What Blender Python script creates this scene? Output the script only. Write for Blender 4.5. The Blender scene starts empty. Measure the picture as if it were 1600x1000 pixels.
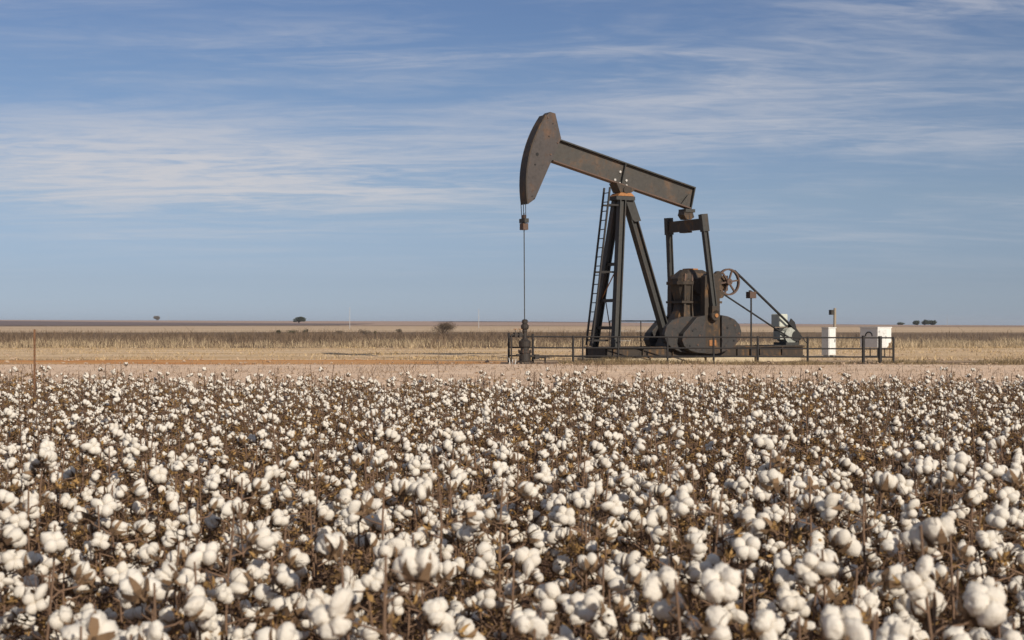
import bpy, bmesh, math, random
import numpy as np
from mathutils import Vector, Matrix, noise as mnoise
random.seed(7); rng = np.random.default_rng(7)
R = math.radians
SC = bpy.context.scene
C = SC.collection

# ------------------------------------------------------------------ camera
FPX = 2222.0            # focal length in pixels of the 1600 px wide photograph (50 mm lens)
EYE = 1.7
cam_d = bpy.data.cameras.new('camera'); cam = bpy.data.objects.new('camera', cam_d); C.objects.link(cam)
cam_d.sensor_width = 36.0; cam_d.lens = 36.0 * FPX / 1600.0
cam.location = (0, 0, EYE); cam.rotation_euler = (R(90.18), 0, 0)
cam_d.clip_start = 0.05; cam_d.clip_end = 30000
cam_d.dof.use_dof = True; cam_d.dof.focus_distance = 26.0; cam_d.dof.aperture_fstop = 5.6
SC.camera = cam
SC.view_settings.view_transform = 'Standard'; SC.view_settings.look = 'None'
SC.view_settings.gamma = 1.0; SC.view_settings.exposure = 0.0
SC.view_settings.use_curve_mapping = False
SC.cycles.max_bounces = 8; SC.cycles.diffuse_bounces = 5; SC.cycles.transmission_bounces = 5; SC.cycles.volume_bounces = 0
SC.cycles.use_denoising = True

# ------------------------------------------------------------------ sun and sky
SUN_EL = R(25.0); SUN_AZ = R(148.0)          # azimuth from +Y towards +X: from behind the camera, to its right
sdir = Vector((math.sin(SUN_AZ) * math.cos(SUN_EL), math.cos(SUN_AZ) * math.cos(SUN_EL), math.sin(SUN_EL)))
sun_d = bpy.data.lights.new('sun', 'SUN'); sun = bpy.data.objects.new('sun', sun_d); C.objects.link(sun)
sun_d.energy = 5.0; sun_d.angle = R(0.6); sun_d.color = (1.0, 0.91, 0.78)
sun.rotation_euler = sdir.to_track_quat('Z', 'Y').to_euler(); sun.location = (30, -40, 60)

world = bpy.data.worlds.new('World'); SC.world = world; world.use_nodes = True


class NT:
    """small helper for node trees"""
    def __init__(self, tree):
        self.t = tree; self.n = tree.nodes; self.l = tree.links
    def add(self, kind, **kw):
        nd = self.n.new(kind)
        for k, v in kw.items():
            setattr(nd, k, v)
        return nd
    def put(self, sock, v):
        if hasattr(v, 'is_output') or isinstance(v, bpy.types.NodeSocket):
            self.l.new(v, sock)
        else:
            sock.default_value = v
    def math(self, op, a, b=0.0, c=0.0, clamp=False):
        nd = self.add('ShaderNodeMath', operation=op); nd.use_clamp = clamp
        for i, v in enumerate((a, b, c)):
            self.put(nd.inputs[i], v)
        return nd.outputs[0]
    def mix(self, fac, a, b, blend='MIX'):
        nd = self.add('ShaderNodeMix', data_type='RGBA', blend_type=blend)
        self.put(nd.inputs[0], fac); self.put(nd.inputs[6], a); self.put(nd.inputs[7], b)
        return nd.outputs[2]
    def noise(self, vec, scale, detail=4.0, rough=0.55, dist=0.0):
        nd = self.add('ShaderNodeTexNoise')
        if vec is not None: self.l.new(vec, nd.inputs['Vector'])
        nd.inputs['Scale'].default_value = scale; nd.inputs['Detail'].default_value = detail
        nd.inputs['Roughness'].default_value = rough; nd.inputs['Distortion'].default_value = dist
        return nd.outputs[0]
    def ramp(self, fac, lo, hi, a=0.0, b=1.0):
        nd = self.add('ShaderNodeMapRange'); nd.interpolation_type = 'SMOOTHSTEP'
        self.put(nd.inputs[0], fac); nd.inputs[1].default_value = lo; nd.inputs[2].default_value = hi
        nd.inputs[3].default_value = a; nd.inputs[4].default_value = b
        return nd.outputs[0]
    def scalev(self, vec, s, off=(0, 0, 0)):
        nd = self.add('ShaderNodeMapping'); self.l.new(vec, nd.inputs[0])
        nd.inputs['Scale'].default_value = s; nd.inputs['Location'].default_value = off
        return nd.outputs[0]


def c4(c): return (c[0], c[1], c[2], 1.0)


w = NT(world.node_tree)
for nd in list(w.n): w.n.remove(nd)
sky = w.add('ShaderNodeTexSky', sky_type='NISHITA')
sky.sun_disc = False; sky.sun_elevation = SUN_EL; sky.sun_rotation = SUN_AZ
sky.air_density = 1.0; sky.dust_density = 0.35; sky.ozone_density = 3.0; sky.altitude = 700
tc = w.add('ShaderNodeTexCoord')
sep = w.add('ShaderNodeSeparateXYZ'); w.l.new(tc.outputs['Generated'], sep.inputs[0])
el = w.math('MAXIMUM', sep.outputs[2], 0.0)
den = w.math('ADD', el, 0.075)
cx_ = w.math('DIVIDE', sep.outputs[0], den); cy_ = w.math('DIVIDE', sep.outputs[1], den)
comb = w.add('ShaderNodeCombineXYZ'); w.l.new(cx_, comb.inputs[0]); w.l.new(cy_, comb.inputs[1])
big = w.noise(w.scalev(comb.outputs[0], (0.30, 0.62, 1), (3.1, 1.7, 0)), 1.0, 3.0, 0.5, 0.3)
mid = w.noise(w.scalev(comb.outputs[0], (0.80, 2.3, 1), (7.3, 2.2, 0)), 1.0, 6.0, 0.6, 0.9)
fine = w.noise(w.scalev(comb.outputs[0], (3.4, 7.4, 1), (1.3, 9.2, 0)), 1.0, 6.0, 0.62, 1.2)
dens = w.math('ADD', w.math('MULTIPLY', big, 0.36), w.math('ADD', w.math('MULTIPLY', mid, 0.52), w.math('MULTIPLY', fine, 0.20)))
# the banks of high cloud the photograph shows: where along the horizon, how high, how wide and thick
az = w.math('DIVIDE', sep.outputs[0], w.math('MAXIMUM', sep.outputs[1], 0.02))
bank = None
for a_, e_, wa, we, k in ((-0.24, 0.104, 0.20, 0.026, 0.30), (-0.12, 0.092, 0.16, 0.012, 0.10), (-0.06, 0.190, 0.22, 0.016, 0.10), (0.13, 0.165, 0.16, 0.022, 0.11), (0.30, 0.212, 0.09, 0.014, 0.13), (0.22, 0.125, 0.18, 0.012, 0.08)):
    da = w.math('DIVIDE', w.math('SUBTRACT', az, a_), wa); de = w.math('DIVIDE', w.math('SUBTRACT', el, e_), we)
    g = w.math('MULTIPLY', w.math('POWER', 2.718, w.math('MULTIPLY', w.math('ADD', w.math('MULTIPLY', da, da), w.math('MULTIPLY', de, de)), -1.0)), k)
    bank = g if bank is None else w.math('ADD', bank, g)
streaks = w.ramp(w.math('ADD', w.math('MULTIPLY', mid, 0.6), w.math('MULTIPLY', fine, 0.4)), 0.36, 0.62, 0.5, 1.35)
dens = w.math('ADD', dens, w.math('MULTIPLY', bank, streaks))
cov = w.ramp(dens, 0.46, 1.0)
cov = w.math('MULTIPLY', cov, w.ramp(el, 0.02, 0.075, 0.12, 1.0))
cov = w.math('MAXIMUM', cov, w.ramp(el, 0.20, 0.45, 0.0, 0.36))        # thin cloud veil carried on overhead, added out of view to lift the ambient light
tint = w.add('ShaderNodeValToRGB'); w.l.new(el, tint.inputs[0])
cr = tint.color_ramp; cr.elements[0].position = 0.0; cr.elements[0].color = (.67, .83, 1.35, 1); cr.elements[1].position = 0.5; cr.elements[1].color = (.95, .95, 1.05, 1)
for p_, c_ in ((.03, (.70, .76, 1.10, 1)), (.088, (.96, .90, 1.02, 1)), (.17, (.97, .93, 1.03, 1)), (.225, (.92, .91, 1.05, 1))):
    e_ = cr.elements.new(p_); e_.color = c_
skyc = w.mix(1.0, sky.outputs[0], tint.outputs[0], 'MULTIPLY')
cloudc = (9.0, 9.0, 9.5, 1)
col = w.mix(w.math('MULTIPLY', cov, 0.92), skyc, cloudc)
bg = w.add('ShaderNodeBackground'); w.l.new(col, bg.inputs[0]); bg.inputs[1].default_value = 0.066
wo = w.add('ShaderNodeOutputWorld'); w.l.new(bg.outputs[0], wo.inputs[0])


# ------------------------------------------------------------------ helpers: objects and tags
def tag(o, label=None, cat=None, group=None, kind=None):
    if label: o['label'] = label
    if cat: o['category'] = cat
    if group: o['group'] = group
    if kind: o['kind'] = kind
    return o


def empty(name, loc=(0, 0, 0), rz=0.0, parent=None):
    o = bpy.data.objects.new(name, None); C.objects.link(o)
    o.location = loc; o.rotation_euler = (0, 0, rz); o.parent = parent
    o.empty_display_size = 0.2
    return o


def link_mesh(name, me, parent=None):
    o = bpy.data.objects.new(name, me); C.objects.link(o); o.parent = parent
    return o


class MB:
    """collects shapes of ONE part, then builds one mesh object"""
    def __init__(self):
        self.v = []; self.f = []; self.m = []; self.smooth = []
    def add(self, vs, fs, mi=0, smooth=False):
        k = len(self.v); self.v += [tuple(x) for x in vs]
        for f in fs:
            self.f.append(tuple(i + k for i in f)); self.m.append(mi); self.smooth.append(smooth)
        return self
    def box(self, a, b, mi=0):
        x0, y0, z0 = a; x1, y1, z1 = b
        vs = [(x0, y0, z0), (x1, y0, z0), (x1, y1, z0), (x0, y1, z0), (x0, y0, z1), (x1, y0, z1), (x1, y1, z1), (x0, y1, z1)]
        return self.add(vs, [(0, 3, 2, 1), (4, 5, 6, 7), (0, 1, 5, 4), (1, 2, 6, 5), (2, 3, 7, 6), (3, 0, 4, 7)], mi)
    def bar(self, p0, p1, w, h, up=(0, 0, 1), du=0.0, dv=0.0, mi=0):
        """box from p0 to p1; h along 'up' (made square to the run), w across it; du/dv shift along side/up"""
        p0 = Vector(p0); p1 = Vector(p1); d = (p1 - p0).normalized(); up = Vector(up)
        u = d.cross(up)
        if u.length < 1e-5: u = d.cross(Vector((1, 0, 0)))
        u.normalize(); v = u.cross(d).normalized()
        vs = []
        for p in (p0, p1):
            q = p + u * du + v * dv
            for a, b in ((-1, -1), (1, -1), (1, 1), (-1, 1)):
                vs.append(q + u * (a * w / 2) + v * (b * h / 2))
        return self.add(vs, [(0, 3, 2, 1), (4, 5, 6, 7), (0, 1, 5, 4), (1, 2, 6, 5), (2, 3, 7, 6), (3, 0, 4, 7)], mi)
    def ibeam(self, p0, p1, w, h, up, tw=0.04, tf=0.045):
        self.bar(p0, p1, w, tf, up, 0, h / 2 - tf / 2)
        self.bar(p0, p1, w, tf, up, 0, -h / 2 + tf / 2)
        self.bar(p0, p1, tw, h - 2 * tf - 0.002, up)
        return self
    def tube(self, pts, r, n=8, cap=True, mi=0, taper=None):
        pts = [Vector(p) for p in pts]; rings = []
        for i, p in enumerate(pts):
            d = (pts[min(i + 1, len(pts) - 1)] - pts[max(i - 1, 0)]).normalized()
            a = d.orthogonal().normalized() if i == 0 else (self._a - d * self._a.dot(d)).normalized()
            self._a = a; b = d.cross(a)
            rr = r if taper is None else r * (1 + (taper - 1) * i / (len(pts) - 1))
            rings.append([p + (a * math.cos(2 * math.pi * k / n) + b * math.sin(2 * math.pi * k / n)) * rr for k in range(n)])
        vs = [q for ring in rings for q in ring]; fs = []
        for i in range(len(pts) - 1):
            for k in range(n):
                fs.append((i * n + k, i * n + (k + 1) % n, (i + 1) * n + (k + 1) % n, (i + 1) * n + k))
        self.add(vs, fs, mi, n > 4)
        if cap:
            self.add(rings[0], [tuple(reversed(range(n)))], mi); self.add(rings[-1], [tuple(range(n))], mi)
        return self
    def lathe(self, prof, c=(0, 0, 0), n=20, axis='z', mi=0):
        vs = []
        for r, z in prof:
            for k in range(n):
                a = 2 * math.pi * k / n
                p = (r * math.cos(a), r * math.sin(a), z)
                if axis == 'y': p = (p[0], p[2], p[1])
                if axis == 'x': p = (p[2], p[0], p[1])
                vs.append((p[0] + c[0], p[1] + c[1], p[2] + c[2]))
        fs = []
        for i in range(len(prof) - 1):
            for k in range(n):
                fs.append((i * n + k, i * n + (k + 1) % n, (i + 1) * n + (k + 1) % n, (i + 1) * n + k))
        fs.append(tuple(reversed(range(n)))); fs.append(tuple((len(prof) - 1) * n + k for k in range(n)))
        return self.add(vs, fs, mi)
    def prism(self, poly, y0, y1, mi=0):
        """polygon of (x, z) points pulled from y0 to y1"""
        n = len(poly)
        vs = [(x, y0, z) for x, z in poly] + [(x, y1, z) for x, z in poly]
        fs = [tuple(range(n)), tuple(reversed(range(n, 2 * n)))]
        for k in range(n):
            fs.append((k, k + n, (k + 1) % n + n, (k + 1) % n))
        return self.add(vs, fs, mi)
    def loft(self, secs):
        """stack of chamfered rectangles (z, x0, x1, half_width, chamfer)"""
        vs = []
        for z, x0, x1, hw, c in secs:
            vs += [(x0 + c, -hw, z), (x1 - c, -hw, z), (x1, -hw + c, z), (x1, hw - c, z), (x1 - c, hw, z), (x0 + c, hw, z), (x0, hw - c, z), (x0, -hw + c, z)]
        fs = [tuple(reversed(range(8))), tuple(range(8 * len(secs) - 8, 8 * len(secs)))]
        for i in range(len(secs) - 1):
            for k in range(8):
                fs.append((i * 8 + k, i * 8 + (k + 1) % 8, i * 8 + 8 + (k + 1) % 8, i * 8 + 8 + k))
        return self.add(vs, fs)
    def mesh(self, name, mats):
        me = bpy.data.meshes.new(name); me.from_pydata(self.v, [], self.f)
        for m in (mats if isinstance(mats, (list, tuple)) else [mats]): me.materials.append(m)
        me.polygons.foreach_set('material_index', self.m); me.polygons.foreach_set('use_smooth', self.smooth)
        bm = bmesh.new(); bm.from_mesh(me); bmesh.ops.recalc_face_normals(bm, faces=bm.faces); bm.to_mesh(me); bm.free()
        return me
    def build(self, name, mats, parent=None, bevel=0.0):
        o = link_mesh(name, self.mesh(name, mats), parent)
        if bevel:
            b = o.modifiers.new('bevel', 'BEVEL'); b.width = bevel; b.segments = 2; b.limit_method = 'ANGLE'; b.angle_limit = R(40)
        return o


def raw_mesh(name, v, f, mats, mi=None, smooth=False):
    """numpy arrays -> mesh; f is (n,3) or (n,4)"""
    me = bpy.data.meshes.new(name); v = np.asarray(v, np.float32); f = np.asarray(f, np.int32); k = f.shape[1]
    me.vertices.add(len(v)); me.vertices.foreach_set('co', v.ravel())
    me.loops.add(f.size); me.loops.foreach_set('vertex_index', f.ravel())
    me.polygons.add(len(f)); me.polygons.foreach_set('loop_start', np.arange(0, f.size, k, dtype=np.int32))
    for m in (mats if isinstance(mats, (list, tuple)) else [mats]): me.materials.append(m)
    if mi is not None: me.polygons.foreach_set('material_index', np.asarray(mi, np.int32))
    me.polygons.foreach_set('use_smooth', np.full(len(f), smooth))
    me.update(calc_edges=True); me.validate()
    return me


# ------------------------------------------------------------------ materials
def new_mat(name):
    m = bpy.data.materials.new(name); m.use_nodes = True
    t = NT(m.node_tree); b = t.n['Principled BSDF']
    return m, t, b


def bump(t, b, height, strength, dist):
    nd = t.add('ShaderNodeBump'); nd.inputs['Strength'].default_value = strength; nd.inputs['Distance'].default_value = dist
    t.l.new(height, nd.inputs['Height']); t.l.new(nd.outputs[0], b.inputs['Normal'])


def metal_mat(name, paint, rust, amount=0.5, scale=1.6, rough=0.62, streak=3.0, pale=None, chips=0.0):
    m, t, b = new_mat(name)
    tc = t.add('ShaderNodeTexCoord'); v = tc.outputs['Object']
    n1 = t.noise(v, scale, 6, 0.62, 0.4)
    n2 = t.noise(t.scalev(v, (streak, streak, 0.5)), scale * 1.4, 5, 0.6)
    n3 = t.noise(v, scale * 9, 4, 0.7)
    s = t.math('ADD', t.math('MULTIPLY', n1, 0.5), t.math('ADD', t.math('MULTIPLY', n2, 0.35), t.math('MULTIPLY', n3, 0.25)))
    fac = t.ramp(s, 0.72 - 0.34 * amount, 0.86 - 0.3 * amount)
    col = t.mix(fac, c4(paint), c4(rust))
    col = t.mix(t.ramp(n3, 0.35, 0.75, 0.0, 0.55), col, c4([x * 0.45 for x in paint]))
    if chips:                                                    # dark scabs and pale scuffs
        c1 = t.noise(t.scalev(v, (1, 1, 1), (3, 5, 1)), 5.5, 3, 0.6, 0.8); c2 = t.noise(t.scalev(v, (1, 1, 1), (9, 1, 4)), 8.0, 3, 0.6, 0.5)
        col = t.mix(t.ramp(c1, 0.60, 0.66, 0, chips), col, (0.012, 0.010, 0.010, 1))
        col = t.mix(t.ramp(c2, 0.66, 0.72, 0, chips * .6), col, c4([x * 1.5 for x in rust]))
    if pale: col = t.mix(t.ramp(n1, 0.55, 0.75, 0.0, 0.6), col, c4(pale))
    t.l.new(col, b.inputs['Base Color'])
    b.inputs['Metallic'].default_value = 0.0; b.inputs['Specular IOR Level'].default_value = 0.35
    t.l.new(t.ramp(fac, 0, 1, rough, 0.9), b.inputs['Roughness'])
    bump(t, b, n3, 0.25, 0.01)
    return m


def soil_mat(name, a, b_, dark, scale=0.6, stretch=(0.35, 1, 1), bs=0.5, bd=0.05, fine=14.0):
    m, t, b = new_mat(name)
    tc = t.add('ShaderNodeTexCoord'); v = tc.outputs['Object']
    n1 = t.noise(t.scalev(v, stretch), scale, 7, 0.6, 0.5)
    n2 = t.noise(t.scalev(v, stretch), scale * 7, 6, 0.65)
    n3 = t.noise(v, fine, 5, 0.65)
    col = t.mix(t.ramp(n1, 0.35, 0.68), c4(a), c4(b_))
    col = t.mix(t.ramp(n2, 0.5, 0.78, 0, 0.8), col, c4(dark))
    col = t.mix(t.ramp(n3, 0.5, 0.8, 0, 0.45), col, c4([x * 0.6 for x in dark]))
    t.l.new(col, b.inputs['Base Color']); b.inputs['Roughness'].default_value = 0.95
    b.inputs['Specular IOR Level'].default_value = 0.1
    bump(t, b, t.math('ADD', n2, n3), bs, bd)
    return m


def leafy_mat(name, a, b_, scale=6.0, transl=0.25, per_obj=True):
    m, t, b = new_mat(name)
    tc = t.add('ShaderNodeTexCoord'); geo = t.add('ShaderNodeNewGeometry')
    n1 = t.noise(tc.outputs['Object'], scale, 4, 0.6)
    f = t.math('ADD', t.math('MULTIPLY', geo.outputs['Random Per Island'], 0.7), t.math('MULTIPLY', n1, 0.4))
    col = t.mix(t.ramp(f, 0.15, 0.9), c4(a), c4(b_))
    t.l.new(col, b.inputs['Base Color']); b.inputs['Roughness'].default_value = 0.85; b.inputs['Specular IOR Level'].default_value = 0.15
    if transl:
        tr = t.add('ShaderNodeBsdfTranslucent'); t.l.new(col, tr.inputs[0])
        mx = t.add('ShaderNodeMixShader'); mx.inputs[0].default_value = transl
        t.l.new(b.outputs[0], mx.inputs[1]); t.l.new(tr.outputs[0], mx.inputs[2])
        t.l.new(mx.outputs[0], t.n['Material Output'].inputs[0])
    return m


def lint_mat():
    m, t, b = new_mat('cotton lint')
    tc = t.add('ShaderNodeTexCoord'); v = tc.outputs['Object']; info = t.add('ShaderNodeObjectInfo')
    n1 = t.noise(v, 60, 5, 0.65); n2 = t.noise(v, 260, 3, 0.7)
    col = t.mix(t.ramp(n1, 0.55, 0.82, 0, 0.5), (0.86, 0.81, 0.725, 1), (0.60, 0.48, 0.35, 1))
    col = t.mix(t.math('MULTIPLY', info.outputs['Random'], 0.22), col, (0.62, 0.54, 0.43, 1))
    t.l.new(col, b.inputs['Base Color']); b.inputs['Roughness'].default_value = 1.0; b.inputs['Specular IOR Level'].default_value = 0.0
    bump(t, b, t.math('ADD', t.math('MULTIPLY', n1, 1.5), n2), 0.55, 0.006)
    tr = t.add('ShaderNodeBsdfTranslucent'); tr.inputs[0].default_value = (0.86, 0.74, 0.58, 1)
    mx = t.add('ShaderNodeMixShader'); mx.inputs[0].default_value = 0.28
    t.l.new(b.outputs[0], mx.inputs[1]); t.l.new(tr.outputs[0], mx.inputs[2]); t.l.new(mx.outputs[0], t.n['Material Output'].inputs[0])
    return m


M = {}
M['jack'] = metal_mat('weathered dark paint', (0.038, 0.037, 0.034), (0.10, 0.066, 0.044), 0.42, 0.9)
M['beam'] = metal_mat('weathered beam paint', (0.052, 0.047, 0.041), (0.15, 0.094, 0.060), 0.58, 0.8, streak=1.0, chips=.3)
M['head'] = metal_mat('weathered head paint', (0.054, 0.045, 0.042), (0.13, 0.08, 0.054), 0.58, 0.8, chips=.35)
M['gear'] = metal_mat('oily gearbox iron', (0.038, 0.028, 0.020), (0.18, 0.098, 0.042), 0.52, 1.5, chips=.5)
M['weight'] = metal_mat('chipped counterweight paint', (0.036, 0.033, 0.031), (0.105, 0.06, 0.038), 0.52, 2.6, chips=.9)
M['rust'] = metal_mat('orange rust', (0.34, 0.15, 0.05), (0.16, 0.07, 0.035), 0.5, 3)
M['rustwheel'] = metal_mat('rusty wheel', (0.095, 0.058, 0.042), (0.175, 0.10, 0.062), 0.5, 3)
M['pipe'] = metal_mat('dark railing pipe', (0.022, 0.019, 0.018), (0.06, 0.038, 0.027), 0.4, 2.5)
M['wellhead'] = metal_mat('oily wellhead iron', (0.03, 0.024, 0.02), (0.09, 0.052, 0.032), 0.45, 4)
M['black'] = metal_mat('black rubber', (0.02, 0.02, 0.02), (0.045, 0.04, 0.035), 0.4, 5)
M['hole'] = metal_mat('painted hole shade', (0.006, 0.005, 0.005), (0.012, 0.01, 0.008), 0.3, 5)  # near-black colour standing for the shade inside a hole
M['motor'] = metal_mat('grey motor paint', (0.34, 0.35, 0.31), (0.17, 0.155, 0.125), 0.42, 4)
M['boxgreen'] = metal_mat('pale green box paint', (0.50, 0.52, 0.45), (0.26, 0.24, 0.19), 0.45, 3)
M['white'] = metal_mat('white enamel', (0.70, 0.69, 0.66), (0.42, 0.36, 0.28), 0.32, 2.5)
M['cabinet'] = metal_mat('grey white cabinet enamel', (0.62, 0.62, 0.60), (0.40, 0.36, 0.30), 0.35, 2.0)
M['wood'] = metal_mat('grey pole wood', (0.30, 0.25, 0.19), (0.18, 0.14, 0.10), 0.5, 3, 0.9)
M['galv'] = metal_mat('pale pole', (0.42, 0.42, 0.42), (0.3, 0.29, 0.28), 0.4, 2)
M['tpost'] = metal_mat('rusty steel post', (0.20, 0.10, 0.05), (0.10, 0.05, 0.03), 0.5, 6)
M['concrete'] = soil_mat('weathered concrete', (0.46, 0.38, 0.26), (0.40, 0.33, 0.23), (0.25, 0.20, 0.14), 1.2, (1, 1, 1), 0.3, 0.02)
M['bolt'] = metal_mat('bright bolt', (0.5, 0.48, 0.45), (0.3, 0.22, 0.15), 0.4, 8)
M['lint'] = lint_mat()
M['bur'] = leafy_mat('dry bur', (0.08, 0.05, 0.032), (0.22, 0.14, 0.08), 40, 0.1)
M['stem'] = leafy_mat('cotton stem bark', (0.06, 0.038, 0.027), (0.21, 0.132, 0.086), 30, 0.0)
M['leaf'] = leafy_mat('dry cotton leaf', (0.055, 0.034, 0.02), (0.42, 0.255, 0.10), 20, 0.3)
M['soil'] = soil_mat('field soil', (0.15, 0.085, 0.052), (0.21, 0.125, 0.08), (0.09, 0.05, 0.03), 1.5, (1, 1, 1), 0.6, 0.04)
M['ground'] = soil_mat('dry plain', (0.44, 0.32, 0.21), (0.36, 0.25, 0.165), (0.26, 0.18, 0.12), 0.03, (0.25, 1, 1), 0.4, 0.1, 3.0)
M['pink'] = soil_mat('pinkish caliche soil', (0.74, 0.55, 0.395), (0.66, 0.475, 0.33), (0.44, 0.29, 0.19), 0.5, (0.5, 1, 1), 0.7, 0.06, 7)
M['orange'] = soil_mat('orange dirt', (0.54, 0.235, 0.075), (0.56, 0.33, 0.155), (0.36, 0.15, 0.05), 0.35, (0.25, 1, 1), 0.6, 0.06, 5)
M['track'] = soil_mat('pale track dirt', (0.68, 0.505, 0.325), (0.55, 0.38, 0.215), (0.26, 0.165, 0.09), 0.22, (0.07, 1, 1), 0.9, 0.10, 4)
M['plough'] = soil_mat('ploughed purple brown soil', (0.17, 0.128, 0.118), (0.20, 0.15, 0.135), (0.13, 0.095, 0.09), 0.01, (0.2, 1, 1), 0.2, 0.1, 1.0)
M['tan'] = soil_mat('tan stubble', (0.54, 0.40, 0.26), (0.47, 0.335, 0.215), (0.36, 0.25, 0.165), 0.012, (0.15, 1, 1), 0.2, 0.1, 1.0)
M['mauve'] = soil_mat('fallow soil', (0.37, 0.255, 0.20), (0.42, 0.30, 0.225), (0.28, 0.19, 0.155), 0.01, (0.15, 1, 1), 0.2, 0.1, 1.0)
M['weedsoil'] = soil_mat('weedy soil', (0.16, 0.11, 0.07), (0.22, 0.155, 0.10), (0.10, 0.07, 0.045), 0.1, (0.3, 1, 1), 0.4, 0.08, 3.0)
M['oily'] = soil_mat('oil stained dirt', (0.20, 0.13, 0.08), (0.28, 0.19, 0.12), (0.10, 0.065, 0.042), 1.2, (0.6, 1, 1), 0.6, 0.05, 6)
M['clod'] = soil_mat('soil clod', (0.42, 0.31, 0.22), (0.36, 0.26, 0.18), (0.26, 0.18, 0.12), 2.0, (1, 1, 1), 0.4, 0.02, 9)
M['drygrass'] = leafy_mat('dry grass', (0.27, 0.20, 0.12), (0.60, 0.465, 0.30), 0.4, 0.2)
M['strawgrass'] = leafy_mat('short straw', (0.22, 0.15, 0.075), (0.62, 0.46, 0.26), 0.5, 0.2)
M['weeds'] = leafy_mat('brown weeds', (0.075, 0.052, 0.038), (0.20, 0.14, 0.092), 0.3, 0.1)
M['twig'] = leafy_mat('dead twig', (0.10, 0.065, 0.045), (0.26, 0.18, 0.12), 3, 0.0)
M['lowgrass'] = leafy_mat('dull low grass', (0.13, 0.095, 0.05), (0.34, 0.25, 0.14), 2, 0.2)
M['darktree'] = leafy_mat('dark evergreen leaves', (0.035, 0.042, 0.028), (0.065, 0.072, 0.042), 0.6, 0.1)
M['greytree'] = leafy_mat('grey bare twigs', (0.10, 0.08, 0.06), (0.19, 0.155, 0.115), 1.0, 0.1)
M['bushtwig'] = leafy_mat('brown bush twigs', (0.07, 0.05, 0.036), (0.14, 0.105, 0.075), 1.0, 0.05)
M['bark'] = leafy_mat('bark', (0.07, 0.05, 0.04), (0.12, 0.09, 0.07), 4, 0)


# ------------------------------------------------------------------ terrain
def smooth(a, b, x):
    t = np.clip((np.asarray(x, float) - a) / (b - a), 0, 1); return t * t * (3 - 2 * t)


def ridge_h(X):
    return np.interp(X, [-6000, -1400, -600, 0, 500, 1100, 6000], [9.5, 10.5, 8.8, 6.6, 1.8, -2.6, -3.0])


def terr(X, Y):
    X = np.asarray(X, float); Y = np.asarray(Y, float)
    und = 0.25 * np.sin(X / 170 + 1.3) * smooth(250, 700, Y)
    return ridge_h(X) * smooth(500, 2600, Y) + und - 14 * smooth(2800, 7000, Y)


def sheet(name, xs, ys, z=0.0, mat='ground', edge=None, kind='structure', rough=0.0):
    """draped sheet over the terrain; edge(X) -> (y0, y1) bends its two long edges"""
    xs = np.asarray(xs, float); ys = np.asarray(ys, float)
    XX, VV = np.meshgrid(xs, ys)
    if edge is not None:
        u = (VV - ys[0]) / (ys[-1] - ys[0]); a, b = edge(XX); YY = a + (b - a) * u
    else:
        YY = VV
    ZZ = terr(XX, YY) + z
    if rough:
        uu = (VV - ys[0]) / (ys[-1] - ys[0]); fade = np.clip(np.minimum(uu, 1 - uu) * 9, 0, 1)
        ZZ = ZZ + fade * rough * 1.3 + fade * np.vectorize(lambda a, b: rough * (mnoise.noise(Vector((a * 0.35, b * 0.9, 3.3))) + .5 * mnoise.noise(Vector((a * 1.3, b * 1.6, 8.3)))))(XX, YY)
    n, m = XX.shape
    i = np.arange(n * m).reshape(n, m)
    f = np.stack([i[:-1, :-1], i[:-1, 1:], i[1:, 1:], i[1:, :-1]], -1).reshape(-1, 4)
    me = raw_mesh(name, np.stack([XX, YY, ZZ], -1).reshape(-1, 3), f, M[mat], smooth=True)
    o = link_mesh(name, me); o['kind'] = kind
    return o


def wob(X, amp, sc, seed):
    X = np.asarray(X, float)
    return amp * (np.sin(X / sc + seed) + 0.6 * np.sin(X / sc * 2.3 + seed * 2.1) + 0.4 * np.sin(X / sc * 5.1 + seed * 3.7))


gx = np.concatenate([np.linspace(-6000, -1500, 16), np.linspace(-1400, 1400, 90), np.linspace(1500, 6000, 16)])
gy = np.concatenate([np.linspace(-120, 60, 10), np.linspace(75, 500, 24), np.linspace(530, 2900, 60), np.linspace(3000, 9000, 20)])
sheet('ground', gx, gy, 0.0, 'ground')
lx = np.linspace
sheet('field_soil', lx(-30, 30, 60), lx(-6, 24.5, 44), 0.006, 'soil', rough=0.012)
sheet('caliche_apron', lx(-36, 36, 220), lx(24, 60, 110), 0.010, 'pink', edge=lambda X: (24.0 + wob(X, .25, 2, 3), 60.4 + wob(X, .3, 3, 1)), rough=0.05)
sheet('dirt_road', lx(-75, 2.5, 300), lx(60, 69, 8), 0.016, 'orange', edge=lambda X: (59.6 + wob(X, .35, 3.1, 2) + wob(X, .25, .9, 5), 67.6 + wob(X, .8, 5, 4) + wob(X, .4, 1.3, 1) - 4.5 * smooth(-6, 2.5, X)))
sheet('pale_track', lx(-70, 70, 260), lx(69, 100, 56), 0.012, 'track', edge=lambda X: (67.2 + wob(X, .5, 11, 3), 101 + wob(X, 1.2, 15, 5)), rough=0.05)
sheet('well_pad', lx(-0.5, 26, 30), lx(58, 70, 14), 0.020, 'oily', edge=lambda X: (58.9 + wob(X, .4, 2.2, 1), 63.5 + wob(X, .6, 3.1, 2)))
sheet('weed_strip', lx(-140, 140, 400), lx(100, 290, 20), 0.014, 'weedsoil', edge=lambda X: (102.5 + wob(X, 1.6, 9, 2) + wob(X, 1.2, 2.3, 4), 290 + wob(X, 12, 40, 2)))
sheet('stubble_field', lx(-700, 700, 80), lx(290, 760, 26), 0.05, 'tan', edge=lambda X: (300 + wob(X, 8, 60, 1), 760 - 0.12 * X + wob(X, 20, 150, 2)))
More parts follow.
